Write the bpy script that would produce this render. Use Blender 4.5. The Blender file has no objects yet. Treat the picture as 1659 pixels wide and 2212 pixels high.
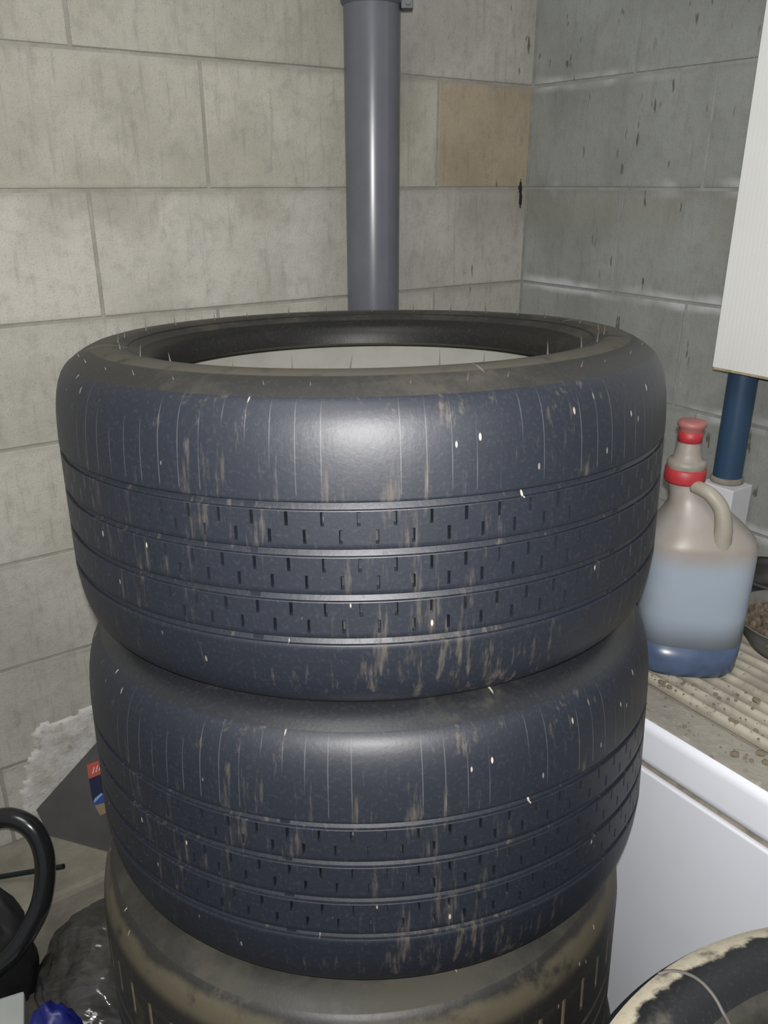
import bpy, bmesh, math, random
from mathutils import Vector, Matrix, noise
random.seed(7)
scn = bpy.context.scene
COL = scn.collection
R_ = math.radians

# ---------------------------------------------------------------- camera
CAM_H = 1.345
cam_d = bpy.data.cameras.new('camera')
cam_d.sensor_fit = 'HORIZONTAL'; cam_d.sensor_width = 36.0
cam_d.lens = 1787.0 / 1659.0 * 36.0
cam_d.clip_start = 0.02
cam = bpy.data.objects.new('camera', cam_d); COL.objects.link(cam)
cam.location = (0, 0, CAM_H); cam.rotation_euler = (R_(90 - 21.74), 0, 0)
scn.camera = cam
# ---------------------------------------------------------------- world, lamps, exposure
w = bpy.data.worlds.new('garage_ambient'); scn.world = w; w.use_nodes = True
w.node_tree.nodes['Background'].inputs[0].default_value = (0.92, 0.97, 1.0, 1)
w.node_tree.nodes['Background'].inputs[1].default_value = 0.25

def area(name, loc, target, size, power, color):
    l = bpy.data.lights.new(name, 'AREA'); l.shape = 'DISK'; l.size = size; l.energy = power; l.color = color
    o = bpy.data.objects.new(name, l); COL.objects.link(o); o.location = loc
    o.rotation_euler = (Vector(target) - Vector(loc)).to_track_quat('-Z', 'Y').to_euler()
    return o
area('phone_flash', (0.0, -0.01, CAM_H + 0.035), (0.0, 1.2, 0.95), 0.016, 15.5, (1.0, 0.97, 0.95))
area('overhead_fill', (-0.25, 0.1, 2.55), (0.0, 1.3, 0.7), 0.9, 14.0, (1.0, 0.98, 0.94))  # soft fill added from above to raise the ambient level, not a known lamp
scn.view_settings.view_transform = 'Standard'; scn.view_settings.look = 'None'
scn.view_settings.exposure = 0.0; scn.view_settings.gamma = 1.0
scn.view_settings.use_curve_mapping = False

# ---------------------------------------------------------------- node helper
class Mat:
    def __init__(s, name):
        s.m = bpy.data.materials.new(name); s.m.use_nodes = True
        s.nt = s.m.node_tree; s.b = s.nt.nodes['Principled BSDF']; s._tc = None
    def n(s, t, **k):
        x = s.nt.nodes.new(t)
        for a, v in k.items(): setattr(x, a, v)
        return x
    def link(s, a, b): s.nt.links.new(a, b)
    def put(s, sock, v):
        if hasattr(v, 'is_output') or hasattr(v, 'links'): s.link(v, sock)
        else:
            try: sock.default_value = v
            except Exception: sock.default_value = (*v, 1)
    def tc(s, what='Object'):
        if s._tc is None: s._tc = s.n('ShaderNodeTexCoord')
        return s._tc.outputs[what]
    def mapped(s, scale, what='Object', loc=(0, 0, 0)):
        m = s.n('ShaderNodeMapping'); s.link(s.tc(what), m.inputs[0])
        m.inputs['Scale'].default_value = scale; m.inputs['Location'].default_value = loc
        return m.outputs[0]
    def noise(s, vec, scale=5, detail=4, rough=.55):
        x = s.n('ShaderNodeTexNoise'); s.link(vec, x.inputs['Vector'])
        x.inputs['Scale'].default_value = scale; x.inputs['Detail'].default_value = detail
        x.inputs['Roughness'].default_value = rough
        return x.outputs[0]
    def ramp(s, f, a, b):
        x = s.n('ShaderNodeMapRange'); x.interpolation_type = 'SMOOTHSTEP'
        s.put(x.inputs[0], f); x.inputs[1].default_value = a; x.inputs[2].default_value = b
        return x.outputs[0]
    def math(s, op, a, b=0.0, c=0.0):
        x = s.n('ShaderNodeMath', operation=op)
        s.put(x.inputs[0], a); s.put(x.inputs[1], b)
        if op == 'MULTIPLY_ADD': s.put(x.inputs[2], c)
        return x.outputs[0]
    def mix(s, f, a, b, mode='MIX'):
        x = s.n('ShaderNodeMix', data_type='RGBA', blend_type=mode)
        s.put(x.inputs[0], f); s.put(x.inputs[6], a); s.put(x.inputs[7], b)
        return x.outputs[2]
    def bump(s, h, strength=.3, dist=.002):
        x = s.n('ShaderNodeBump'); s.put(x.inputs['Height'], h)
        x.inputs['Strength'].default_value = strength; x.inputs['Distance'].default_value = dist
        s.link(x.outputs[0], s.b.inputs['Normal'])
    def out(s, color=None, rough=None, **k):
        if color is not None: s.put(s.b.inputs['Base Color'], color)
        if rough is not None: s.put(s.b.inputs['Roughness'], rough)
        for a, v in k.items(): s.put(s.b.inputs[a.replace('_', ' ')], v)
        return s.m

def C4(r, g, b): return (r, g, b, 1)

# ---- masonry: the block's own tint comes from its object colour
def block_mat():
    m = Mat('concrete_block')
    oi = m.n('ShaderNodeObjectInfo')
    geo = m.n('ShaderNodeNewGeometry')
    pos = geo.outputs['Position']
    big = m.noise(pos, 7, 3, .5)
    mid = m.noise(pos, 45, 4, .6)
    fine = m.noise(pos, 420, 2, .6)
    mp = m.n('ShaderNodeMapping'); m.link(pos, mp.inputs[0]); mp.inputs['Scale'].default_value = (90, 90, 9)
    streak = m.noise(mp.outputs[0], 1.0, 4, .65)
    c = m.mix(m.ramp(big, .35, .68), oi.outputs['Color'], m.mix(1.0, oi.outputs['Color'], C4(.82, .82, .80), 'MULTIPLY'))
    c = m.mix(m.math('MULTIPLY', m.ramp(mid, .45, .75), .28), c, C4(.17, .165, .15))
    c = m.mix(m.math('MULTIPLY', m.ramp(streak, .52, .70), .26), c, C4(.15, .145, .13))
    c = m.mix(m.math('MULTIPLY', m.ramp(fine, .5, .8), .35), c, C4(.10, .10, .09))
    # mortar smeared over the joints, paler and wider on the right-hand wall
    sz = m.n('ShaderNodeSeparateXYZ'); m.link(pos, sz.inputs[0])
    zz = m.math('FRACT', m.math('MULTIPLY', m.math('SUBTRACT', sz.outputs[2], .133 - .1), 5.0))
    wob = m.math('MULTIPLY', m.math('SUBTRACT', m.noise(pos, 6, 3, .6), .5), .16)
    dj = m.math('ABSOLUTE', m.math('ADD', m.math('SUBTRACT', zz, .5), wob))
    band = m.math('SUBTRACT', 1.0, m.ramp(dj, .02, .105))
    sxx = m.ramp(sz.outputs[0], .30, .36)
    pres = m.ramp(m.noise(pos, 4.3, 3, .6), .42, .6)
    pale = m.mix(sxx, C4(.36, .35, .31), C4(.50, .52, .52))
    c = m.mix(m.math('MULTIPLY', m.math('MULTIPLY', band, pres), m.math('MULTIPLY_ADD', sxx, .3, .5)), c, pale)
    dband = m.math('SUBTRACT', 1.0, m.ramp(m.math('ABSOLUTE', m.math('ADD', m.math('SUBTRACT', zz, .49), m.math('MULTIPLY', wob, .3))), .01, .06))
    c = m.mix(m.math('MULTIPLY', dband, m.math('MULTIPLY', m.math('SUBTRACT', 1.0, pres), .35)), c, C4(.19, .18, .16))
    # isolated dark drips, mostly on the side near the corner
    mp2 = m.n('ShaderNodeMapping'); m.link(pos, mp2.inputs[0]); mp2.inputs['Scale'].default_value = (75, 75, 20)
    drip = m.math('MULTIPLY', m.ramp(m.noise(mp2.outputs[0], 1.0, 2, .5), .66, .72), m.ramp(m.noise(pos, 5, 2, .5), .45, .55))
    sx = m.n('ShaderNodeSeparateXYZ'); m.link(pos, sx.inputs[0])
    side = m.ramp(sx.outputs[0], .10, .24)
    damp = m.math('MULTIPLY', m.ramp(sz.outputs[2], 1.20, 1.30), m.math('SUBTRACT', 1.0, m.ramp(sz.outputs[2], 1.335, 1.345)))
    damp = m.math('MULTIPLY', damp, m.ramp(m.noise(pos, 5.5, 1, .4), .46, .52))
    c = m.mix(m.math('MULTIPLY', damp, .30), c, C4(.20, .185, .14))
    c = m.mix(m.math('MULTIPLY', drip, m.math('MULTIPLY', side, .75)), c, C4(.055, .045, .03))
    m.bump(m.math('ADD', m.math('MULTIPLY', mid, .8), m.math('MULTIPLY', fine, .35)), .55, .003)
    return m.out(c, .92)
def mortar_mat(name, col):
    m = Mat(name); p = m.tc('Object')
    a = m.noise(p, 22, 4, .6); f = m.noise(p, 300, 2, .6)
    c = m.mix(m.ramp(a, .3, .7), col, tuple(x * .78 for x in col[:3]) + (1,))
    m.bump(m.math('ADD', a, m.math('MULTIPLY', f, .3)), .5, .004)
    return m.out(c, .95)
BLOCK = block_mat()
MORTAR_L = mortar_mat('mortar_left', C4(.30, .29, .25))
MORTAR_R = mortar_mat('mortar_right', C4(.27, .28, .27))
def floor_mat():
    m = Mat('dirty_concrete_floor'); p = m.tc('Object')
    a = m.noise(p, 5, 5, .6); f = m.noise(p, 60, 4, .6)
    c = m.mix(m.ramp(a, .3, .7), C4(.10, .09, .075), C4(.055, .05, .045))
    c = m.mix(m.math('MULTIPLY', m.ramp(f, .5, .7), .6), c, C4(.05, .048, .042))
    m.bump(f, .4, .004)
    return m.out(c, .9)
FLOOR = floor_mat()
FOOTING = mortar_mat('footing_concrete', C4(.25, .235, .19))
def plaster_mat():
    m = Mat('white_plaster'); p = m.tc('Object')
    a = m.noise(p, 18, 5, .65); f = m.noise(p, 90, 3, .6)
    c = m.mix(m.ramp(a, .4, .65), C4(.52, .51, .49), C4(.38, .365, .33))
    c = m.mix(m.math('MULTIPLY', m.ramp(f, .58, .72), .45), c, C4(.15, .14, .13))
    m.bump(m.math('ADD', a, f), .5, .004)
    return m.out(c, .9)
PLASTER = plaster_mat()

# ---- rubber
def rubber(name, base, dust, dust_a, dust_b, streak_w=.5, vents=True, flecks=.94, shoulder_lines=(.206, .285),
           slots=None, rough=.40, radial=None, amount=.85, ring=.95, ringcol=None, spec=.5):
    m = Mat(name); obj = m.tc('Object')
    uv = m.tc('UV')
    big = m.noise(obj, 9, 5, .62)
    mp = m.mapped((120, 120, 13), 'Object'); st = m.noise(mp, 1.0, 4, .65)
    f = m.math('ADD', m.math('MULTIPLY', big, 1 - streak_w), m.math('MULTIPLY', st, streak_w))
    d = m.math('MULTIPLY', m.ramp(f, dust_a, dust_b), amount)
    if radial:                       # dried mud ring on the outer sidewall
        sx = m.n('ShaderNodeSeparateXYZ'); m.link(obj, sx.inputs[0])
        r2 = m.math('ADD', m.math('POWER', sx.outputs[0], 2.0), m.math('POWER', sx.outputs[1], 2.0))
        r = m.math('SQRT', r2)
        r = m.math('ADD', r, m.math('MULTIPLY', m.math('SUBTRACT', m.noise(obj, 16, 5, .65), .5), radial[2]))
        inn = m.ramp(r, radial[0], radial[0] + .006)
        outr = m.math('SUBTRACT', 1.0, m.ramp(r2, (radial[1]) ** 2, (radial[1] + .003) ** 2))
        patch = m.ramp(m.noise(obj, 30, 4, .6), .25, .5)
        d = m.math('MAXIMUM', d, m.math('MULTIPLY', m.math('MULTIPLY', inn, outr), m.math('MULTIPLY', patch, ring)))
    c = m.mix(d, base, dust)
    if ringcol: c = m.mix(m.math('MULTIPLY', m.math('MULTIPLY', inn, outr), m.math('MULTIPLY', patch, ring)), c, ringcol)
    sp = m.n('ShaderNodeSeparateXYZ'); m.link(uv, sp.inputs[0]); U, V = sp.outputs[0], sp.outputs[1]
    fm = m.noise(obj, 260, 2, .6)
    c = m.mix(m.math('MULTIPLY', m.ramp(fm, .5, .75), .22), c, C4(.05, .05, .055))
    # small pale chips stuck to the rubber
    vm = m.n('ShaderNodeMapping'); m.link(uv, vm.inputs[0]); vm.inputs['Scale'].default_value = (150, 60, 1)
    vo = m.n('ShaderNodeTexVoronoi'); m.link(vm.outputs[0], vo.inputs['Vector']); vo.inputs['Scale'].default_value = 1.0
    vs = m.n('ShaderNodeSeparateColor'); m.link(vo.outputs['Color'], vs.inputs[0])
    chip = m.math('MULTIPLY', m.ramp(vs.outputs[0], flecks, flecks + .01), m.math('SUBTRACT', 1.0, m.ramp(vo.outputs['Distance'], .13, .22)))
    c = m.mix(m.math('MULTIPLY', chip, m.math('MULTIPLY_ADD', vs.outputs[1], .7, .2)), c, C4(.50, .46, .38))
    if vents:
        fr = m.math('FRACT', m.math('MULTIPLY', U, 1 / .0205))
        ln = m.math('SUBTRACT', 1.0, m.ramp(m.math('ABSOLUTE', m.math('SUBTRACT', fr, .5)), .012, .028))
        ln = m.math('MULTIPLY', ln, m.math('MULTIPLY', m.ramp(V, shoulder_lines[0], shoulder_lines[0] + .004),
                    m.math('SUBTRACT', 1.0, m.ramp(V, shoulder_lines[1] - .02, shoulder_lines[1]))))
        brk = m.ramp(m.noise(m.mapped((20, 20, 12)), 1.0, 2, .5), .42, .6)
        c = m.mix(m.math('MULTIPLY', m.math('MULTIPLY', ln, brk), .24), c, C4(.22, .23, .23))
    if slots:
        sl = m.math('MULTIPLY', m.ramp(V, slots[0], slots[0] + .002), m.math('SUBTRACT', 1.0, m.ramp(V, slots[1] - .002, slots[1])))
        fr = m.math('FRACT', m.math('MULTIPLY', U, slots[2] / (2 * math.pi * .33)))
        sl = m.math('MULTIPLY', sl, m.math('SUBTRACT', 1.0, m.ramp(m.math('ABSOLUTE', m.math('SUBTRACT', fr, .5)), .06, .09)))
        c = m.mix(m.math('MULTIPLY', sl, m.math('MULTIPLY_ADD', big, 1.2, -.1)), c, C4(.34, .28, .17))
    ro = m.math('MULTIPLY_ADD', d, .35, rough)
    ro = m.math('ADD', ro, m.math('MULTIPLY', m.math('SUBTRACT', big, .5), .12))
    m.bump(m.math('ADD', m.math('MULTIPLY', st, .4), m.math('MULTIPLY', fm, .35)), .22, .0015)
    return m.out(c, ro, Specular_IOR_Level=spec)

TREAD = rubber('worn_slick_tread', C4(.0110, .0140, .0215), C4(.10, .085, .066), .54, .68, .62, rough=.50, spec=.52, amount=.62)
SHOULDER_DUSTY = rubber('dusty_sidewall', C4(.020, .020, .019), C4(.10, .088, .066), .46, .72, .12, vents=False, flecks=.985, rough=.5, radial=(.262, .288, .02), amount=.45, ring=.5, spec=.35)
SIDE_DARK = rubber('dark_sidewall', C4(.014, .016, .019), C4(.07, .06, .048), .54, .75, .12, vents=False, flecks=.975)
BEAD = rubber('bead_rubber', C4(.012, .012, .011), C4(.06, .048, .034), .55, .8, .1, spec=.25, vents=False, flecks=.98, rough=.45)
OLD_TREAD = rubber('old_dusty_tread', C4(.020, .019, .017), C4(.10, .085, .055), .50, .72, .35, vents=False, flecks=.96, radial=(.316, .3255, .012), ring=.45, ringcol=C4(.11, .095, .058),
                   slots=(.178, .222, 56), rough=.5)
OLD_SIDE = rubber('old_dusty_sidewall', C4(.022, .022, .018), C4(.060, .056, .040), .38, .66, .1, vents=False, flecks=.98, rough=.6)
MUD_SIDE = rubber('muddy_sidewall', C4(.012, .0135, .015), C4(.12, .11, .085), .60, .74, .1, vents=False, flecks=.985,
                  rough=.42, radial=(.2965, .3230, .045), ring=.97, ringcol=C4(.42, .38, .29))
MUD_TREAD = rubber('muddy_tread', C4(.012, .015, .018), C4(.20, .18, .13), .60, .72, .3, vents=False, flecks=.97)
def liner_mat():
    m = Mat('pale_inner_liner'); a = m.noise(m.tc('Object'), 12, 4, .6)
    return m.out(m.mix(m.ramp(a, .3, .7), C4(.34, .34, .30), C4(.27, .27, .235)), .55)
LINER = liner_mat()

def simple(name, col, rough=.5, nscale=0, amt=.2, dark=None, bump=0, **k):
    m = Mat(name)
    if nscale:
        a = m.noise(m.tc('Object'), nscale, 4, .6)
        d = dark or tuple(x * (1 - amt) for x in col[:3]) + (1,)
        c = m.mix(m.ramp(a, .35, .7), col, d)
        if bump: m.bump(a, bump, .003)
    else: c = col
    return m.out(c, rough, **k)

# ---------------------------------------------------------------- object helpers
def link_mesh(name, verts, faces, mat, parent=None, smooth=False, uvs=None):
    me = bpy.data.meshes.new(name); me.from_pydata(verts, [], faces); me.update()
    if uvs is not None:
        l = me.uv_layers.new(name='uv')
        for lp in me.loops: l.data[lp.index].uv = uvs[lp.vertex_index]
    if smooth: me.polygons.foreach_set('use_smooth', [True] * len(me.polygons))
    for mm in (mat if isinstance(mat, (list, tuple)) else [mat]): me.materials.append(mm)
    o = bpy.data.objects.new(name, me); COL.objects.link(o)
    if parent: o.parent = parent
    return o
def bm_obj(name, bm, mat, parent=None, smooth=False):
    bmesh.ops.recalc_face_normals(bm, faces=bm.faces)
    me = bpy.data.meshes.new(name); bm.to_mesh(me); bm.free()
    if smooth: me.polygons.foreach_set('use_smooth', [True] * len(me.polygons))
    for mm in (mat if isinstance(mat, (list, tuple)) else [mat]): me.materials.append(mm)
    o = bpy.data.objects.new(name, me); COL.objects.link(o)
    if parent: o.parent = parent
    return o
def box_bm(x0, x1, y0, y1, z0, z1, bev=0, seg=2, bm=None):
    bm = bm or bmesh.new()
    r = bmesh.ops.create_cube(bm, size=1)
    vs = r['verts']
    for v in vs:
        v.co = Vector((x0 + (v.co.x + .5) * (x1 - x0), y0 + (v.co.y + .5) * (y1 - y0), z0 + (v.co.z + .5) * (z1 - z0)))
    if bev:
        es = list({e for v in vs for e in v.link_edges})
        bmesh.ops.bevel(bm, geom=es, offset=bev, segments=seg, affect='EDGES', profile=.6)
    return bm
def empty(name, loc, rot=None, label=None, cat=None, group=None):
    o = bpy.data.objects.new(name, None); COL.objects.link(o); o.location = loc; o.empty_display_size = .05
    if rot is not None: o.rotation_euler = rot
    return tag(o, label, cat, group)
def tag(o, label=None, cat=None, group=None, kind=None):
    for k, v in (('label', label), ('category', cat), ('group', group), ('kind', kind)):
        if v: o[k] = v
    return o
def lathe(name, prof, seg, mat, parent=None, smooth=True, cap=False):
    vs, fs = [], []
    for i in range(seg):
        a = 2 * math.pi * i / seg
        for r, z in prof: vs.append((r * math.cos(a), r * math.sin(a), z))
    n = len(prof)
    for i in range(seg):
        j = (i + 1) % seg
        for k in range(n - 1): fs.append((i * n + k, j * n + k, j * n + k + 1, i * n + k + 1))
    if cap:
        fs.append(tuple(i * n + n - 1 for i in range(seg))); fs.append(tuple(i * n for i in reversed(range(seg))))
    return link_mesh(name, vs, fs, mat, parent, smooth)
def tube_bm(pts, rad, seg=12, bm=None, close=False):
    bm = bm or bmesh.new(); pts = [Vector(p) for p in pts]; rings = []; n = len(pts)
    up = Vector((0.13, .2, 1)).normalized()
    for i, p in enumerate(pts):
        t = (pts[min(i + 1, n - 1)] - pts[max(i - 1, 0)]).normalized()
        a = t.cross(up).normalized() if abs(t.dot(up)) < .97 else t.cross(Vector((1, 0, 0))).normalized()
        if i and a.dot(pa) < 0: a = -a
        pa = a; b = t.cross(a)
        r = rad[i] if isinstance(rad, (list, tuple)) else rad
        rings.append([bm.verts.new(p + (a * math.cos(2 * math.pi * k / seg) + b * math.sin(2 * math.pi * k / seg)) * r) for k in range(seg)])
    for i in range(n - 1):
        # match ring rotation
        A, B = rings[i], rings[i + 1]
        best = min(range(seg), key=lambda s: sum((A[k].co - B[(k + s) % seg].co).length for k in range(0, seg, 3)))
        rings[i + 1] = B = B[best:] + B[:best]
        for k in range(seg): bm.faces.new((A[k], A[(k + 1) % seg], B[(k + 1) % seg], B[k]))
    bm.faces.new(rings[0]); bm.faces.new(list(reversed(rings[-1])))
    return bm
def spline(pts, n=8):
    P = [Vector(p) for p in pts]; out = []
    for i in range(len(P) - 1):
        a, b, c, d = P[max(i - 1, 0)], P[i], P[i + 1], P[min(i + 2, len(P) - 1)]
        for k in range(n):
            t = k / n
            out.append(.5 * ((2 * b) + (c - a) * t + (2 * a - 5 * b + 4 * c - d) * t * t + (3 * b - a - 3 * c + d) * t ** 3))
    out.append(P[-1]); return out

# ---------------------------------------------------------------- the room
A35 = R_(35); CX, CY = .317, 1.965
DL = Vector((-math.cos(A35), -math.sin(A35), 0)); NL = Vector((math.sin(A35), -math.cos(A35), 0))
DR = Vector((math.sin(A35), -math.cos(A35), 0)); NR = Vector((-math.cos(A35), -math.sin(A35), 0))
CORNER = Vector((CX, CY, 0))
def wall_matrix(d, n):
    m = Matrix.Identity(4)
    for i in range(3): m[i][0] = d[i]; m[i][1] = n[i]; m[i][2] = (0, 0, 1)[i]; m[i][3] = CORNER[i]
    return m
ML, MR = wall_matrix(DL, NL), wall_matrix(DR, NR)
def lw(u, off, z): return ML @ Vector((u, off, z))
def rw(r, off, z): return MR @ Vector((r, off, z))

tag(bm_obj('floor', box_bm(-3.2, 3.0, -1.6, 3.2, -.12, 0), FLOOR), kind='structure')
HT = 2.333
BLOCK_MESH = {}
def block_mesh(L, Hh):
    key = (round(L, 3), round(Hh, 3))
    if key not in BLOCK_MESH:
        bm = box_bm(0, L, -.02, 0, 0, Hh)
        es = [e for e in bm.edges if all(v.co.y > -.001 for v in e.verts)]
        bmesh.ops.bevel(bm, geom=es, offset=.0012, segments=2, affect='EDGES', profile=.5)
        bmesh.ops.recalc_face_normals(bm, faces=bm.faces)
        me = bpy.data.meshes.new('block'); bm.to_mesh(me); bm.free(); me.materials.append(BLOCK)
        BLOCK_MESH[key] = me
    return BLOCK_MESH[key]
def build_wall(name, M, length, mort, first, tint):
    bm = box_bm(-.2, length, -.20, -.0018, 0, HT + .003)
    wl = bm_obj(name, bm, mort); wl.matrix_world = M; tag(wl, kind='structure')
    rows = [(-.067, .133)] + [(.133 + .2 * k, .333 + .2 * k) for k in range(11)]
    for i, (z0, z1) in enumerate(rows):
        z0c = max(z0, 0)
        cuts = [0] + [first(i) + .5 * k for k in range(20) if first(i) + .5 * k < length - .02] + [length]
        for j in range(len(cuts) - 1):
            L = cuts[j + 1] - cuts[j]
            if L < .03: continue
            o = bpy.data.objects.new('block', block_mesh(L - .006, z1 - z0c - .006)); COL.objects.link(o)
            o.parent = wl
            o.location = (cuts[j] + .003, .0008 * random.uniform(-.6, 1), z0c + .003)
            o.color = (*tint(i, j), 1)
    return wl
def tint_left(i, j):
    k = random.uniform(.93, 1.07)
    base = (.39, .378, .325)
    if i in (6,): base = (.45, .437, .392)       # paler, drier course
    if i in (1, 2, 3, 4, 5): base = (.41, .40, .352)
    if i == 7 and j == 0: return (.36, .30, .215)   # the tan half block beside the corner
    if j == 0: base = (.38, .37, .332)
    return tuple(x * k for x in base)
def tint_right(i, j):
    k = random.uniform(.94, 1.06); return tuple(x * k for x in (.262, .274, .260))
# row i=7 spans 1.333..1.533
WL = build_wall('wall_left', ML, 2.6, MORTAR_L, lambda i: .255 if i % 2 else .462, tint_left)
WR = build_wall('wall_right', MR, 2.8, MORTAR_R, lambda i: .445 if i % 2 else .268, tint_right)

# low concrete footing along the left wall
bm = box_bm(.02, 2.5, .0, .19, 0, .172, .012, 2)
tr = bm_obj('trim_1', bm, FOOTING); tr.matrix_world = ML; tag(tr, kind='structure')

# blob outlines on the wall, lumpy and a few millimetres proud
def wall_patch(name, poly, M, off, thick, mat, parent, step=.008, rough=.006, seed=0):
    us = [p[0] for p in poly]; zs = [p[1] for p in poly]
    def inside(x, y):
        c = False; n = len(poly)
        for i in range(n):
            x1, y1 = poly[i]; x2, y2 = poly[(i + 1) % n]
            if (y1 > y) != (y2 > y) and x < (x2 - x1) * (y - y1) / (y2 - y1) + x1: c = not c
        return c
    vs, fs, ix = [], [], {}
    def jit(a, b):
        v = noise.noise_vector(Vector((a * 22 + seed, b * 22, seed))); return a + v.x * rough * 2.2, b + v.y * rough * 2.2
    nx = int((max(us) - min(us)) / step) + 3; nz = int((max(zs) - min(zs)) / step) + 3
    cells = set()
    for i in range(nx):
        for k in range(nz):
            a = min(us) + (i - 1) * step + step / 2; b = min(zs) + (k - 1) * step + step / 2
            q = jit(a, b)
            if inside(*q): cells.add((i, k))
    def v(i, k, top):
        key = (i, k, top)
        if key not in ix:
            a = min(us) + (i - 1) * step; b = min(zs) + (k - 1) * step
            edge = any((i + p, k + q) not in cells for p in (0, -1) for q in (0, -1))
            h = off + ((thick * (.35 if edge else 1) * (.75 + .5 * noise.noise(Vector((a * 40, b * 40, 3))))) if top else -.003)
            ix[key] = len(vs); vs.append((a + random.uniform(-.3, .3) * step * edge, h, b + random.uniform(-.3, .3) * step * edge))
        return ix[key]
    for (i, k) in cells:
        fs.append((v(i, k, 1), v(i, k + 1, 1), v(i + 1, k + 1, 1), v(i + 1, k, 1)))
        for (di, dk, e) in ((-1, 0, ((0, 0), (0, 1))), (1, 0, ((1, 1), (1, 0))), (0, -1, ((1, 0), (0, 0))), (0, 1, ((0, 1), (1, 1)))):
            if (i + di, k + dk) not in cells:
                (a, b), (c, d) = e
                fs.append((v(i + a, k + b, 1), v(i + a, k + b, 0), v(i + c, k + d, 0), v(i + c, k + d, 1)))
    return link_mesh(name, vs, fs, mat, parent, True)
wall_patch('plaster_patch', [(1.19, .172), (1.228, .21), (1.228, .25), (1.222, .29), (1.212, .33), (1.198, .350), (1.186, .385), (1.165, .40),
    (1.13, .394), (1.08, .405), (1.02, .39), (.96, .36), (.95, .28), (.97, .172)], ML, 0, .004, PLASTER, WL)
# the small dark gap in the mortar beside the corner
HOLE = simple('dark_hole', C4(.012, .011, .01), .9)
wall_patch('crack', [(.018, 1.286), (.014, 1.30), (.016, 1.33), (.021, 1.352), (.026, 1.335), (.024, 1.30)], ML, 0, .0009, HOLE, WL, .002, .0004)

# ---------------------------------------------------------------- grey drain pipe on the left wall
GREY_PVC = simple('grey_pvc', C4(.115, .122, .142), .27, 14, .12)
pc = Vector((-.021, 1.655, 0))
pipe = empty('drain_pipe', pc, label='straight grey plastic drain pipe standing against the block wall behind the tyres', cat='pipe')
lathe('pipe_body', [(.05, 0), (.05, 1.70), (.05, 2.32)], 64, GREY_PVC, pipe)
lathe('pipe_socket', [(.0502, 1.628), (.0535, 1.632), (.0552, 1.640), (.0552, 1.735), (.053, 1.745), (.0502, 1.748)], 64,
      simple('grey_pvc_socket', C4(.085, .10, .115), .45, 20, .3), pipe)
bm = box_bm(.05, .071, -.018, .012, 1.622, 1.640, .002)
tube_bm([(.062, -.022, 1.631), (.062, .016, 1.631)], .0045, 8, bm)
bm_obj('pipe_clamp', bm, simple('clamp_metal', C4(.09, .11, .11), .5), pipe)
bm = tube_bm([(.0, .04, 1.631), (.0, .11, 1.631)], .006, 8)
o = bm_obj('clamp_screw', bm, simple('screw_steel', C4(.2, .2, .2), .4, Metallic=.8), pipe)

# ---------------------------------------------------------------- tyres
RT = .33; WT = .297
def mirror(p): return [(r, WT - z) for r, z in p]
BEAD_P = [(.2225, .257), (.2235, .268), (.2275, .2775), (.2325, .2820), (.237, .2835), (.241, .2865)]
SIDE_P = [(.241, .2865), (.2455, .2885), (.252, .2925), (.260, .2955), (.270, .297), (.280, .2965), (.290, .2940), (.299, .2898), (.306, .2855), (.3115, .2812)]
SHOU_P = [(.3115, .2812), (.3130, .2802), (.3163, .2770), (.3197, .2720), (.3232, .2640), (.3258, .2545), (.3277, .2440), (.3289, .2330), (.3296, .2210), (.33, .2100)]
LINER_P = [(.2225, .257), (.236, .2525), (.250, .266), (.266, .2745), (.282, .2745), (.297, .266), (.307, .253), (.312, .235), (.314, .20), (.314, .1485)]
GR = [.199, .160, .121, .082]; GW = .0068; GD = .0065
def part_ring(name, prof, thetas, mat, parent, disp=None, sc=1.0, rk=1.0):
    vs, fs, uv = [], [], []; n = len(prof)
    for a in thetas:
        for k, (r, z) in enumerate(prof):
            rr = RT - (RT - r + (disp(a, k) if disp else 0)) * rk
            vs.append((rr * math.cos(a), rr * math.sin(a), z * sc)); uv.append((a * RT, z))
    for i in range(len(thetas) - 1):
        for k in range(n - 1): fs.append((i * n + k, i * n + k + 1, (i + 1) * n + k + 1, (i + 1) * n + k))
    return link_mesh(name, vs, fs, mat, parent, True, uv)
def even(n): return [math.pi / 2 + 2 * math.pi * i / n for i in range(n + 1)]

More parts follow.
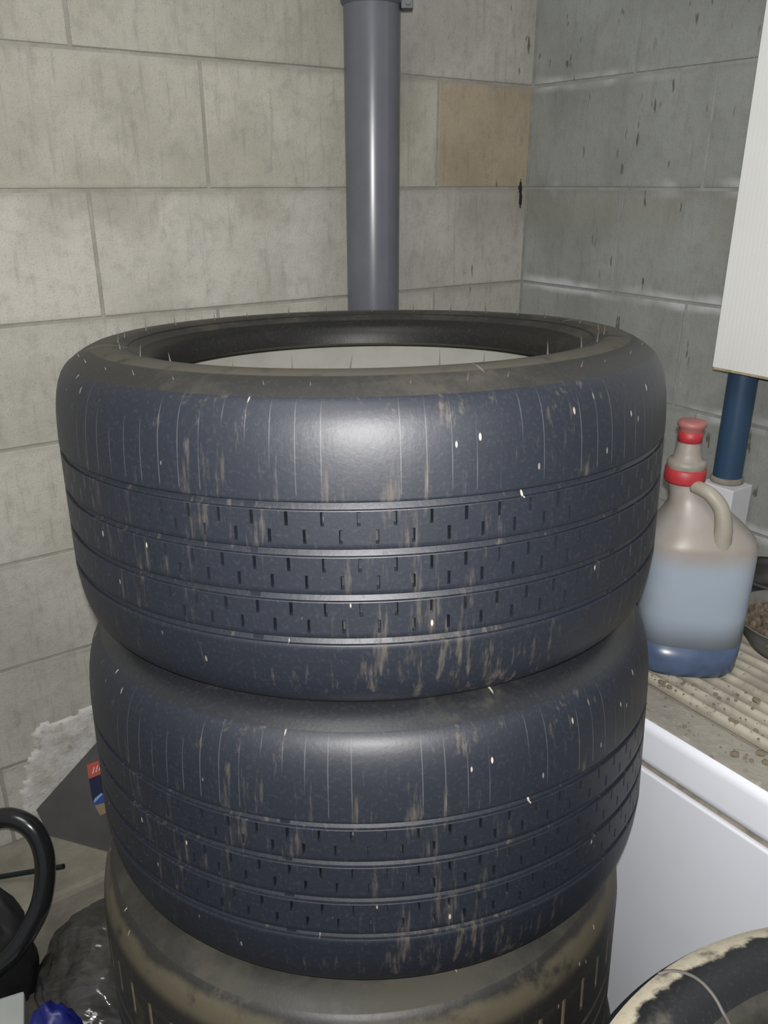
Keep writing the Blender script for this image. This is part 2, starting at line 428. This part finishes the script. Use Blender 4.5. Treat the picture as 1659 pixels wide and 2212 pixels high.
def slick_tread(parent, mat):
    """tread with four grooves and six rows of small slots, all cut into the rubber"""
    e = .00025
    prof = list(SHOU_P) + [(.33, .2045)]; rows = {}
    SL = .0118
    def add(r, z): prof.append((r, z))
    for gi, g in enumerate(GR):
        h = GW / 2
        add(.33, g + h + .0006); add(.3296, g + h); add(.33 - GD, g + h - .0006)
        add(.33 - GD * .56, g - h + .0010); add(.33 - GD * .50, g - h + .0002); add(.3296, g - h); add(.33, g - h - .0006)
        if gi < 3:
            gn = GR[gi + 1]
            a0 = g - h - .0009
            for z in (a0, a0 - e): add(.33, z)
            rows[len(prof) - 1] = 0
            for z in (a0 - SL / 2, a0 - SL + e): add(.33, z); rows[len(prof) - 1] = 0
            add(.33, a0 - SL)
            b0 = gn + h + .0045 + SL
            for z in (b0, b0 - e): add(.33, z)
            rows[len(prof) - 1] = 1
            for z in (b0 - SL / 2, b0 - SL + e): add(.33, z); rows[len(prof) - 1] = 1
            add(.33, b0 - SL)
    prof += [(.33, .0745)] + [(r, WT - z - .0) for r, z in SHOU_P[::-1] if WT - z < .072]
    # columns
    N = 72; th = []; deep = {}
    hw = .0014 / RT; tw = .00025 / RT
    for i in range(2 * N):
        c = math.pi / 2 + math.pi * i / N
        for off, dp in ((-hw, 0), (-hw + tw, 1), (hw - tw, 1), (hw, 0), (math.pi / N * .35, 0), (math.pi / N * .65, 0)):
            th.append(c + off)
            if dp: deep[round(c + off, 7)] = i % 2
    th.append(math.pi / 2 - hw + 2 * math.pi)
    def disp(a, k):
        if k in rows and deep.get(round(a, 7)) == rows[k]: return .0085
        return 0
    t = part_ring('tread', prof, th, mat, parent, disp); t.data.set_sharp_from_angle(angle=R_(38))
    # tread wear bars standing in the grooves
    bm = bmesh.new()
    for q in range(6):
        a0 = R_(-105.5 + 60 * q)
        for g in GR:
            mm = Matrix.Rotation(a0, 4, 'Z')
            b = bmesh.ops.create_cube(bm, size=1)['verts']
            for v in b: v.co = mm @ Vector((.33 - GD + .0015 + v.co.x * .003, v.co.y * .009, g + v.co.z * (GW - .0006)))
    o = bm_obj('wear_bar', bm, mat, parent); tag(o, kind='stuff')
    return t
def old_tread(parent, mat, sc):
    """plain worn tread whose shoulder carries a row of deep oblong slots"""
    N = 56; e = .0004
    prof = list(SHOU_P[:-2]); rows = set()
    prof += [(.3294, .2260), (.3296, .222 + e)]
    for z in (.222 - e, .211, .200, .189, .178 + e): prof.append((.33, z)); rows.add(len(prof) - 1)
    prof += [(.33, .178 - e), (.33, .168)]
    for g in (.150, .118):
        prof += [(.33, g + .004), (.325, g + .0032), (.325, g - .0032), (.33, g - .004)]
    prof += [(.33, .080)] + [(r, WT - z) for r, z in SHOU_P[::-1] if WT - z < .075]
    th = []; deep = set(); hw = .0026 / RT
    for i in range(N):
        c = math.pi / 2 + 2 * math.pi * (i + .5) / N - (math.pi / 2 % (2 * math.pi / N))
        for off, dp in ((-hw - .001, 0), (-hw + .001, 1), (hw - .001, 1), (hw + .001, 0), (math.pi / N * .7, 0), (math.pi / N * 1.2, 0)):
            th.append(c + off)
            if dp: deep.add(round(c + off, 7))
    th.append(th[0] + 2 * math.pi)
    t = part_ring('tread', prof, th, mat, parent, lambda a, k: .0045 if (k in rows and round(a, 7) in deep) else 0, sc)
    t.data.set_sharp_from_angle(angle=R_(40)); return t

def rest_of_tyre(t, side_top, side_bot, bead, sc=1.0, rk=1.0):
    th = even(160)
    part_ring('sidewall', SIDE_P, th, side_top, t, sc=sc, rk=rk)
    part_ring('sidewall', mirror(SIDE_P)[::-1], th, side_bot, t, sc=sc, rk=rk)
    part_ring('bead', BEAD_P, th, bead, t, sc=sc, rk=rk)
    part_ring('bead', mirror(BEAD_P)[::-1], th, bead, t, sc=sc, rk=rk)
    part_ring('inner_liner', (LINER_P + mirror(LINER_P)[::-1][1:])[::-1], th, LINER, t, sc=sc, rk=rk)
    # shallow raised rings on the sidewall
    bm = bmesh.new()
def sidewall_ring(t, r, z, mat):
    p = [(r - .0016, z - .0012), (r - .0008, z + .0008), (r + .0008, z + .0007), (r + .0016, z - .0014)]
    part_ring('raised_ring', p, even(128), mat, t)

def hairs(t, mat, inner, outer):
    """moulding hairs left on the rubber"""
    vs, fs = [], []
    def cone(p, d, r, h):
        d = d.normalized(); a = d.orthogonal().normalized(); b = d.cross(a); s = len(vs)
        for k in range(5):
            q = p + (a * math.cos(k * 1.2566) + b * math.sin(k * 1.2566)) * r; vs.append(tuple(q))
        vs.append(tuple(p + d * h))
        for k in range(5): fs.append((s + k, s + (k + 1) % 5, s + 5))
    for i in range(inner):
        a = 2 * math.pi * (i + random.uniform(-.25, .25)) / inner
        p = Vector((.262 * math.cos(a), .262 * math.sin(a), .2955)); cone(p, Vector((0, 0, 1)) + Vector((random.uniform(-.2, .2), random.uniform(-.2, .2), 0)), .0009, random.uniform(.008, .016))
    for i in range(outer):
        a = 2 * math.pi * (i + random.uniform(-.4, .4)) / outer
        p = Vector((.300 * math.cos(a), .300 * math.sin(a), .2885)); cone(p, Vector((.3 * math.cos(a), .3 * math.sin(a), 1)), .0008, random.uniform(.003, .009))
    o = link_mesh('rubber_hair', vs, fs, mat, t); tag(o, kind='stuff'); return o

def copy_thing(root, name, label, group=None):
    c = root.copy(); COL.objects.link(c); c['label'] = label
    if group: c['group'] = group
    for ch in list(root.children):
        d = ch.copy(); COL.objects.link(d); d.parent = c
    return c
def place(t, bottom, n, spin=0):
    n = Vector(n); n.z = math.sqrt(1 - n.x ** 2 - n.y ** 2)
    q = Vector((0, 0, 1)).rotation_difference(n)
    t.rotation_mode = 'QUATERNION'; t.rotation_quaternion = q @ Matrix.Rotation(spin, 3, 'Z').to_quaternion()
    t.location = bottom

# top two: worn slicks
n1 = Vector((-.0163, .056, 0)); n1.z = math.sqrt(1 - n1.length_squared)
n2 = Vector((-.0168, .0913, 0)); n2.z = math.sqrt(1 - n2.length_squared)
c1 = Vector((-.0245, .9318, -.1727 + CAM_H)); c2 = Vector((-.0181, .8999, -.4694 + CAM_H))
slick = empty('tyre', (0, 0, 0), label='worn slick racing tyre with open top, topmost of the tall central stack', cat='tyre',
              group='tyres of the tall stack')
slick_tread(slick, TREAD); rest_of_tyre(slick, SHOULDER_DUSTY, SIDE_DARK, BEAD)
sidewall_ring(slick, .2525, .2926, BEAD)
slick2 = copy_thing(slick, 'tyre', 'worn slick racing tyre, second from the top of the tall central stack')
for ch in slick2.children:                     # its upper sidewall and beads take the darker sidewall rubber
    if ch.data.materials[0] == SHOULDER_DUSTY or ch.data.materials[0] == BEAD:
        ch.material_slots[0].link = 'OBJECT'; ch.material_slots[0].material = SIDE_DARK
hairs(slick, simple('rubber_hair', C4(.07, .065, .06), .5), 28, 34)
place(slick, c1 - n1 * .279, n1, R_(.6))
place(slick2, c2 - n2 * .279, n2, R_(3.1))
b2 = c2 - n2 * .279
# third and fourth: older, dust-caked
old = empty('tyre', (0, 0, 0), label='old dust-caked tyre with slots in its shoulder, third down the tall central stack', cat='tyre', group='tyres of the tall stack')
old_tread(old, OLD_TREAD, 1.0); rest_of_tyre(old, OLD_SIDE, OLD_SIDE, OLD_SIDE)
n3 = Vector((-.012, .060, 0)); n3.z = math.sqrt(1 - n3.length_squared)
t3 = Vector((-.030, .872, b2.z)); b3 = t3 - n3 * .2965
place(old, b3, n3, 0)
old4 = copy_thing(old, 'tyre', 'old dust-caked tyre standing on the floor, bottom of the tall central stack')
place(old4, Vector((-.004, .862, .002)), Vector((0, .012, 0)), R_(20))

# the lower stack at the right
SC5 = .242 / WT
mud = empty('tyre', (0, 0, 0), label='muddy black tyre with pale mud ring lying in front of the white freezer, bottom right', cat='tyre')
old_tread(mud, MUD_TREAD, SC5); rest_of_tyre(mud, MUD_SIDE, MUD_SIDE, OLD_SIDE, SC5, .80)
place(mud, Vector((.412, .252, .4842)), Vector((0, 0, 0)), R_(9))
low = []
for k, (dx, dy) in enumerate(((.012, -.008), (-.004, .0))):
    o = copy_thing(mud, 'tyre', 'muddy tyre under the one lying at the bottom right', 'tyres under the bottom right tyre')
    o['label'] = ('muddy tyre lying second in the short stack at the bottom right', 'muddy tyre lying on the floor, lowest of the short stack at the bottom right')[1 - k]
    place(o, Vector((.412 + dx - .004, .252 + dy - .006, .2421 * k)), Vector((0, 0, 0)), R_(40 * k)); low.append(o)
# a curved scuff pressed into its sidewall
SCUFF = simple('scuff_grey', C4(.10, .092, .085), .6)
def side_z(r):
    q = sorted(((RT - (RT - a) * .8), b * SC5) for a, b in SIDE_P)
    for (a, b), (c, d) in zip(q, q[1:]):
        if a <= r <= c: return b + (d - b) * (r - a) / (c - a)
    return q[-1][1] if r > q[-1][0] else q[0][1]
sp_ = []
for p in spline([(.235, .512, 0), (.246, .511, 0), (.260, .500, 0), (.270, .485, 0), (.276, .471, 0), (.2765, .460, 0)], 6):
    dx, dy = p.x - .412, p.y - .252; r = math.hypot(dx, dy)
    sp_.append((dx, dy, side_z(r) + .0002))
sc_ = bm_obj('scuff_line', tube_bm(sp_, .0016, 6), SCUFF, mud, True); sc_.rotation_euler = (0, 0, -R_(9)); sc_['label'] = 'pale curved scuff line'

# ---------------------------------------------------------------- white chest freezer with a dusty lid
WHITE = simple('white_enamel', C4(.76, .79, .85), .36, 6, .05)
def dusty_lid():
    m = Mat('lid_dust'); p = m.tc('Object')
    a = m.noise(p, 11, 5, .6); f = m.noise(p, 85, 4, .65)
    c = m.mix(m.ramp(a, .3, .7), C4(.30, .28, .235), C4(.20, .19, .17))
    c = m.mix(m.math('MULTIPLY', m.ramp(f, .55, .72), .6), c, C4(.42, .40, .36))
    c = m.mix(m.math('MULTIPLY', m.ramp(m.noise(p, 50, 3, .6), .6, .72), .7), c, C4(.10, .085, .06))
    m.bump(m.math('ADD', a, f), .6, .003)
    return m.out(c, .95)
DUST = dusty_lid()
FB = .562; F0, F1 = .27, 1.42
fz = empty('chest_freezer', rw(.85, .30, 0), label='white chest freezer with a dirt-covered lid along the right wall', cat='freezer')
fz.matrix_world = Matrix.Translation(rw(0, 0, 0)) @ MR.to_3x3().to_4x4()
body = bm_obj('body', box_bm(F0 + .01, F1 - .01, .03, FB - .006, .03, .587, .004, 3), WHITE, fz, True)
lid_bm = box_bm(F0, F1, .02, FB, .600, .667, .014, 4)
lid = bm_obj('lid', lid_bm, [WHITE, DUST], fz, True)
for pl in lid.data.polygons:
    if pl.normal.z > .9 and pl.center.z > .665: pl.material_index = 1
bm_obj('gasket', box_bm(F0 + .03, F1 - .03, .04, FB - .0125, .5865, .6005), simple('dirty_gasket', C4(.36, .32, .26), .8, 40, .4), fz)
bm_obj('plinth', box_bm(F0 + .04, F1 - .04, .06, FB - .05, 0, .031), simple('black_plinth', C4(.03, .03, .03), .7), fz)
for o in (body, lid):
    mo = o.modifiers.new('wn', 'WEIGHTED_NORMAL'); mo.keep_sharp = True

# corrugated sheet on the lid, ribs running along the freezer
def corrugated():
    vs, fs = [], []; y0, y1 = .075, FB - .072; n = 176; xs = [.40 + .02 * i for i in range(48)]
    P = []
    for k in range(n + 1):
        y = y0 + (y1 - y0) * k / n; P.append((y, .6745 + .0046 * math.sin(2 * math.pi * y / .0235)))
    for x in xs:
        for (y, z) in P: vs.append((x + .004 * noise.noise(Vector((x * 9, y * 30, 0))), y + .0025 * math.sin(x * 7), z + .0012 * noise.noise(Vector((x * 25, y * 25, 2)))))
    m = len(P); N = len(vs)
    for (a, b, c) in list(vs): vs.append((a, b, c - .0022))
    for i in range(len(xs) - 1):
        for k in range(m - 1):
            q = (i * m + k, (i + 1) * m + k, (i + 1) * m + k + 1, i * m + k + 1)
            fs.append(q[::-1]); fs.append(tuple(v + N for v in q))
    for k in range(m - 1):
        for i in (0, len(xs) - 1): fs.append((i * m + k, i * m + k + 1, N + i * m + k + 1, N + i * m + k))
    for i in range(len(xs) - 1):
        for k in (0, m - 1): fs.append((i * m + k, (i + 1) * m + k, N + (i + 1) * m + k, N + i * m + k))
    m_ = Mat('corrugated_fibre'); p = m_.tc('Object')
    a = m_.noise(p, 14, 5, .65); f = m_.noise(p, 120, 3, .6)
    c = m_.mix(m_.ramp(a, .35, .68), C4(.40, .37, .30), C4(.24, .22, .18))
    c = m_.mix(m_.math('MULTIPLY', m_.ramp(f, .6, .72), .6), c, C4(.12, .10, .07))
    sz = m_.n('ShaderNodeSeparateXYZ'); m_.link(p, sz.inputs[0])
    c = m_.mix(m_.math('MULTIPLY', m_.math('SUBTRACT', 1.0, m_.ramp(sz.outputs[2], .670, .677)), .6), c, C4(.13, .115, .09))  # rib shading put into the colour: valleys painted darker by height
    m_.bump(f, .4, .002)
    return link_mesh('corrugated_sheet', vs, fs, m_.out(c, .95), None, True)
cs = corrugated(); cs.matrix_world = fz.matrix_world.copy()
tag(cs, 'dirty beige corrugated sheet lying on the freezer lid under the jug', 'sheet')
# crumbs and grit on the sheet and lid
def crumbs():
    bm = bmesh.new()
    for k in range(330):
        x = random.uniform(.72, 1.30); y = random.choice((random.uniform(FB - .16, FB - .03), random.gauss(FB - .09, .02)))
        if y > FB - .02: continue
        s = random.choice((.0008, .0011, .0015, .0022, .003) if random.random() < .97 else (.005,)) * random.uniform(.7, 1.3)
        zb = .667 if y > FB - .072 else .678
        r = bmesh.ops.create_icosphere(bm, subdivisions=1, radius=s)['verts']
        for v in r: v.co = Vector((v.co.x * random.uniform(.8, 1.3) + x, v.co.y * random.uniform(.8, 1.2) + y, v.co.z * .6 + zb + s * .35))
    return bm_obj('grit', bm, simple('grit_brown', C4(.17, .145, .105), .95), None)
g = crumbs(); g.matrix_world = fz.matrix_world.copy()
tag(g, 'loose grit and crumbs scattered on the dirty freezer lid', 'debris', kind='stuff')

# ---------------------------------------------------------------- jug with blue liquid
def superloft(name, sections, mat, parent, seg=48, cap=True):
    """sections: (z, cx, cy, hx, hy, exponent)"""
    vs, fs = [], []
    for (z, cx, cy, hx, hy, e) in sections:
        for k in range(seg):
            a = 2 * math.pi * k / seg; c, s = math.cos(a), math.sin(a)
            vs.append((cx + hx * math.copysign(abs(c) ** (2 / e), c), cy + hy * math.copysign(abs(s) ** (2 / e), s), z))
    for i in range(len(sections) - 1):
        for k in range(seg): fs.append((i * seg + k, i * seg + (k + 1) % seg, (i + 1) * seg + (k + 1) % seg, (i + 1) * seg + k))
    if cap: fs.append(tuple(range(seg))[::-1]); fs.append(tuple((len(sections) - 1) * seg + k for k in range(seg)))
    return link_mesh(name, vs, fs, mat, parent, True)
def jug_plastic():
    m = Mat('translucent_jug_plastic'); sx = m.n('ShaderNodeSeparateXYZ'); m.link(m.tc('Object'), sx.inputs[0])
    a = m.noise(m.tc('Object'), 14, 3, .5)
    c = m.mix(m.ramp(sx.outputs[2], .165, .205), C4(.28, .335, .40), C4(.255, .225, .19))
    c = m.mix(m.math('MULTIPLY', m.ramp(a, .35, .7), .25), c, C4(.36, .40, .44))
    m.b.inputs['Transmission Weight'].default_value = .0
    return m.out(c, .42, Subsurface_Weight=.25, Subsurface_Scale=.01)
JUGP = jug_plastic()
LIQ = simple('blue_liquid_filled_base', C4(.075, .11, .19), .3, 20, .25)
JCREAM = simple('jug_cream_plastic', C4(.29, .27, .22), .5, 20, .12)
RED = simple('red_cap_plastic', C4(.36, .028, .035), .5, 30, .4)
PALE = simple('pale_neck_plastic', C4(.23, .21, .18), .5, 30, .25)
jug = empty('jug', (.447, 1.075, .6775), (0, 0, R_(-8)), 'translucent plastic jug with red caps holding a little blue liquid, on the freezer', 'jug')
hx, hy = .0745, .062
superloft('liquid', [(.001, 0, 0, hx - .014, hy - .012, 3), (.004, 0, 0, hx - .008, hy - .007, 3), (.012, 0, 0, hx - .003, hy - .003, 3), (.0545, 0, 0, hx, hy, 3)], LIQ, jug)
superloft('jug_body', [(.0545, 0, 0, hx, hy, 3), (.10, 0, 0, hx + .0005, hy, 3), (.17, 0, 0, hx + .001, hy, 3), (.200, 0, 0, hx + .0005, hy, 3),
    (.210, -.0005, 0, hx - .003, hy - .003, 2.9), (.222, -.003, 0, hx - .013, hy - .010, 2.7), (.238, -.008, 0, hx - .027, hy - .020, 2.5),
    (.255, -.016, 0, hx - .042, hy - .032, 2.3), (.268, -.023, 0, .027, .025, 2.1), (.285, -.031, 0, .023, .023, 2), (.292, -.032, 0, .022, .022, 2)], JUGP, jug)
nx = -.032
o = lathe('neck_ring', [(.0, .284), (.026, .284), (.0275, .287), (.0275, .303), (.026, .3045), (0, .3045)], 40, RED, jug); o.location = (nx, 0, 0)
o = lathe('pouring_neck', [(.0255, .3045), (.0262, .308), (.0262, .312), (.0245, .315), (.0190, .317), (.0180, .326), (.0160, .336), (.0152, .341)], 40, PALE, jug); o.location = (nx, 0, 0)
o = lathe('cap_band', [(.0152, .3405), (.0162, .341), (.0162, .355), (.0152, .3555)], 40, RED, jug); o.location = (nx, 0, 0)
o = lathe('cap', [(.0150, .3550), (.0160, .357), (.0163, .360), (.0190, .363), (.0190, .3665), (.0175, .369), (.012, .3705), (0, .371)], 40,
          simple('faded_pink_cap', C4(.27, .10, .09), .55), jug); o.location = (nx, 0, 0)
hp = spline([(-.022, -.020, .283), (-.006, -.038, .280), (.010, -.045, .262), (.016, -.048, .238), (.017, -.047, .215), (.018, -.044, .19)], 6)
bm_obj('handle', tube_bm(hp, [.0095 + .0065 * (i / len(hp)) ** 2 for i in range(len(hp))], 12), JCREAM, jug, True)

# ---------------------------------------------------------------- bowls beside the jug
def shell(name, prof_out, th, seg, mat, parent):
    inn = [(max(r - th, .0), z + (th if i == 0 else 0)) for i, (r, z) in enumerate(prof_out)]
    return lathe(name, [(0, prof_out[0][1])] + prof_out + inn[::-1] + [(0, inn[0][1])], seg, mat, parent)
bowl = empty('bowl', (.627, 1.100, .6790), label='grey plastic bowl full of grit beside the jug, cut by right edge', cat='bowl')
shell('bowl_shell', [(.054, .0), (.062, .003), (.074, .020), (.084, .040), (.091, .052), (.095, .055)], .003, 48, simple('grey_plastic_bowl', C4(.17, .17, .16), .55, 25, .35), bowl)
bm = bmesh.new()
for k in range(160):
    a = random.uniform(0, 6.28); r = .080 * math.sqrt(random.random()); s = random.uniform(.003, .009)
    q = bmesh.ops.create_icosphere(bm, subdivisions=1, radius=s)['verts']
    for v in q: v.co += Vector((r * math.cos(a), r * math.sin(a), .036 + random.uniform(0, .008)))
q = bmesh.ops.create_cone(bm, cap_ends=True, segments=24, radius1=.078, radius2=.081, depth=.012)['verts']
for v in q: v.co.z += .034
o = bm_obj('contents', bm, simple('brown_grit', C4(.17, .13, .09), .95, 70, .6), bowl); tag(o, 'brown grit', kind='stuff')
pot = empty('pot', (.688, 1.180, .6790), label='black rubber pot standing behind the grey bowl at right edge', cat='pot')
pot.location = (.668, 1.266, .679)
shell('pot_shell', [(.050, .0), (.058, .004), (.064, .02), (.0665, .036), (.0665, .044), (.069, .045), (.069, .049), (.066, .050)], .004, 48, simple('black_pot_rubber', C4(.035, .034, .033), .6, 25, .3), pot)
bm = tube_bm([(-.066, -.01, .0), (-.045, -.055, .0)], .004, 8)
st = bm_obj('stick', tube_bm(spline([(0, 0, 0), (.025, .022, .001), (.05, .036, 0)], 4), .0042, 8), simple('pale_stick', C4(.30, .27, .23), .8, 40, .3))
st.location = (.542, 1.190, .6832); tag(st, 'short pale stick lying between the pot and the bowl', 'stick'); bm.free()

# ---------------------------------------------------------------- ribbed white panel and blue pipe on the right wall
def ribbed_panel():
    vs, fs = [], []; L0, L1 = .598, 1.30; z0, z1 = 1.052, 2.28; off = .12
    prof = []; p = .0072; n = int((L1 - L0) / p)
    for i in range(n):
        x = L0 + i * p
        prof += [(x + .0002, off), (x + p - .0009, off), (x + p - .0006, off - .0008), (x + p - .0002, off - .0008)]
    prof = [(L0, off - .002)] + prof + [(L1, off), (L1, off - .022), (L0, off - .022)]
    n = len(prof)
    for z in (z0, z1):
        for (x, y) in prof: vs.append((x, y, z))
    for k in range(n): fs.append((k, (k + 1) % n, n + (k + 1) % n, n + k))
    fs.append(tuple(range(n))[::-1]); fs.append(tuple(range(n, 2 * n)))
    return vs, fs
vs, fs = ribbed_panel()
pn = empty('ribbed_panel', (0, 0, 0), label='white ribbed plastic panel fixed high on the right wall', cat='panel'); pn.matrix_world = MR
pl = link_mesh('panel_face', vs, fs, simple('white_pvc', C4(.68, .69, .67), .5, 5, .05), pn)
bm_obj('bottom_edge', box_bm(.599, 1.30, .0985, .1195, 1.0475, 1.0522, .001), simple('yellowed_edge', C4(.42, .34, .22), .7, 60, .4), pn)
for (a, z) in ((.66, 1.12), (1.22, 1.12), (.66, 2.1), (1.22, 2.1)):
    bm_obj('bracket', box_bm(a, a + .04, 0, .099, z, z + .04), simple('batten_wood', C4(.3, .22, .14), .8), pn)
bp = empty('blue_pipe', rw(.612, .060, .0), label='dark blue plastic pipe coming down below the white ribbed panel', cat='pipe'); bp.matrix_world = Matrix.Translation(rw(.612, .045, 0))
lathe('pipe_body', [(.0255, .835), (.0255, 1.5), (.0255, 2.32)], 40, simple('blue_pipe_plastic', C4(.026, .060, .115), .42, 10, .1), bp)
lathe('pipe_collar', [(.0256, .832), (.029, .834), (.0295, .838), (.029, .8415), (.0256, .844)], 40, simple('collar_dusty', C4(.25, .22, .18), .8, 50, .3), bp)
wb = bm_obj('white_carton', box_bm(-.034, .034, -.030, .030, 0, .154, .002), simple('white_carton_card', C4(.62, .62, .64), .6, 8, .06))
wb.matrix_world = Matrix.Translation(rw(.617, .052, .6785)) @ MR.to_3x3().to_4x4()
tag(wb, 'small white carton under the end of the blue pipe, behind the jug', 'carton')

# ---------------------------------------------------------------- clutter at the lower left
# grey board with printed label leaning at the wall
P0 = Vector((-.647, 1.252, .1735)); E = Vector((.94829553, -.31738871, 0)); Uv = Vector((.04708158, .14067059, .98893635)); Nn = Vector((-.31387723, -.93780392, .14834045))
BM = Matrix.Identity(4)
for i in range(3): BM[i][0] = E[i]; BM[i][1] = -Nn[i]; BM[i][2] = Uv[i]; BM[i][3] = P0[i]
board = empty('leaning_board', P0, label='dark grey board with a printed label leaning against the left wall', cat='board'); board.matrix_world = BM
def prism(name, poly, y0, y1, mat, parent):
    vs = [(a, y0, b) for a, b in poly] + [(a, y1, b) for a, b in poly]; n = len(poly)
    fs = [tuple(range(n)), tuple(range(n, 2 * n))[::-1]] + [(k, n + k, n + (k + 1) % n, (k + 1) % n) for k in range(n)]
    bm = bmesh.new(); V = [bm.verts.new(v) for v in vs]
    for f in fs: bm.faces.new([V[i] for i in f])
    return bm_obj(name, bm, mat, parent)
prism('board_sheet', [(-.0264, .0493), (.1231, .2306), (.2012, .3262), (.27, .27), (.222, .0017), (-.0002, .0004)], 0, .008, simple('dark_grey_board', C4(.10, .096, .096), .45, 12, .2), board)
lb = [([(.0956, .1745), (.135, .1955), (.137, .1695), (.0983, .1456)], C4(.48, .10, .07), 'red_print'),
      ([(.0984, .1455), (.137, .1694), (.144, .139), (.1046, .1018)], C4(.025, .028, .065), 'navy_print'),
      ([(.1047, .1017), (.144, .1389), (.147, .113), (.1093, .0932)], C4(.04, .08, .28), 'blue_print'),
      ([(.1094, .0931), (.147, .1129), (.150, .0945), (.1208, .0747)], C4(.28, .21, .13), 'tan_print')]
for pts, col, nm in lb:
    o = prism('label_band', pts, -.0008, 0, simple(nm, col, .35), board)
    o['label'] = nm.split('_')[0] + ' printed band'
WP = simple('white_print', C4(.6, .62, .65), .4)
for k in range(3):
    a = .1065 + k * .0075; z = .1585 + k * .005
    prism('print_stroke', [(a, z), (a + .0022, z + .001), (a + .0065, z + .0155), (a + .0043, z + .0145)], -.0012, -.0007, WP, board)
prism('print_stroke', [(.108, .099), (.111, .101), (.128, .121), (.125, .1235), (.110, .108)], -.0012, -.0007, simple('pale_blue_print', C4(.25, .38, .52), .4), board)

# black hose loop
GL = simple('glossy_black_rubber', C4(.012, .013, .014), .22, Coat_Weight=.3)
hp = [(-.80, 1.07, .017), (-.79, 1.075, .10), (-.75, 1.085, .22), (-.698, 1.09, .322), (-.661, 1.09, .352), (-.624, 1.09, .363), (-.590, 1.085, .350), (-.571, 1.075, .319), (-.565, 1.06, .279), (-.572, 1.04, .229),
      (-.592, 1.02, .189), (-.620, 1.0, .155), (-.660, .985, .128), (-.72, .98, .09), (-.80, .985, .04), (-.90, .99, .0175)]
hs = bm_obj('rubber_hose', tube_bm(spline(hp, 8), .0165, 20), GL, None, True)
tag(hs, 'thick glossy black rubber hose looping up from the floor, cut by left edge', 'hose')
# crumpled sheets / bags
def crumple(name, loc, scale, mat, amp, seed, sub=5, flat=True, freq=3.2):
    bm = bmesh.new(); bmesh.ops.create_icosphere(bm, subdivisions=sub, radius=1)
    for v in bm.verts:
        p = v.co.copy()
        f = noise.ridged_multi_fractal(Vector((p.x * 1.2 + seed, p.y * freq * .6, p.z * freq * .6 + p.x * 1.4)), .9, 2.1, 4, 1.0, 2.0)
        p *= 1 + amp * (f - 1.0)
        v.co = Vector((p.x * scale[0], p.y * scale[1], max(p.z, -.55) * scale[2]))
    mz = min(v.co.z for v in bm.verts)
    for v in bm.verts: v.co.z -= mz
    o = bm_obj(name, bm, mat, None, True); o.location = loc; return o
def film():
    m = Mat('clear_plastic_film'); a = m.noise(m.tc('Object'), 14, 4, .6)
    c = m.mix(m.ramp(a, .4, .7), C4(.045, .042, .036), C4(.07, .07, .07))
    red = m.n('ShaderNodeVectorMath', operation='DISTANCE'); m.link(m.tc('Object'), red.inputs[0]); red.inputs[1].default_value = (.04, .05, .15)
    c = m.mix(m.math('SUBTRACT', 1.0, m.ramp(red.outputs['Value'], .02, .055)), c, C4(.22, .05, .045))
    m.bump(m.noise(m.mapped((10, 26, 26)), 1, 2, .5), .9, .02)
    return m.out(c, .14, Coat_Weight=.5)
bag = crumple('plastic_bag', (-.488, 1.095, 0), (.118, .175, .085), film(), .085, 4.0)
tag(bag, 'crumpled shiny clear plastic bag on the floor beside the tall tyre stack', 'bag')
blk = crumple('black_pouch', (-.672, 1.058, .0), (.056, .045, .150), simple('black_pouch_cloth', C4(.016, .016, .018), .6, 20, .3), .16, 9.0, 4)
tag(blk, 'black pouch seen through the hose loop at the left edge', 'pouch')
blue = crumple('blue_bag', (-.490, .850, 0), (.055, .045, .145), simple('blue_plastic', C4(.012, .018, .17), .45, 10, .3), .14, 2.0, 4)
tag(blue, 'crumpled dark blue plastic bag on the floor at the lower left corner', 'bag')
wbx = bm_obj('white_box', box_bm(-.055, .055, -.035, .035, 0, .135, .004, 2), simple('white_box_card', C4(.42, .45, .43), .6, 8, .1))
wbx.location = (-.618, .900, 0); wbx.rotation_euler = (0, 0, R_(22)); tag(wbx, 'pale grey-white box on the floor in the lower left corner', 'box')
rod = bm_obj('green_rod', tube_bm([(-.70, 1.135, .186), (-.563, 1.12, .228)], .0045, 10), simple('dark_green_rod', C4(.008, .016, .014), .4))
tag(rod, 'thin dark green rod poking out behind the black hose loop', 'rod')
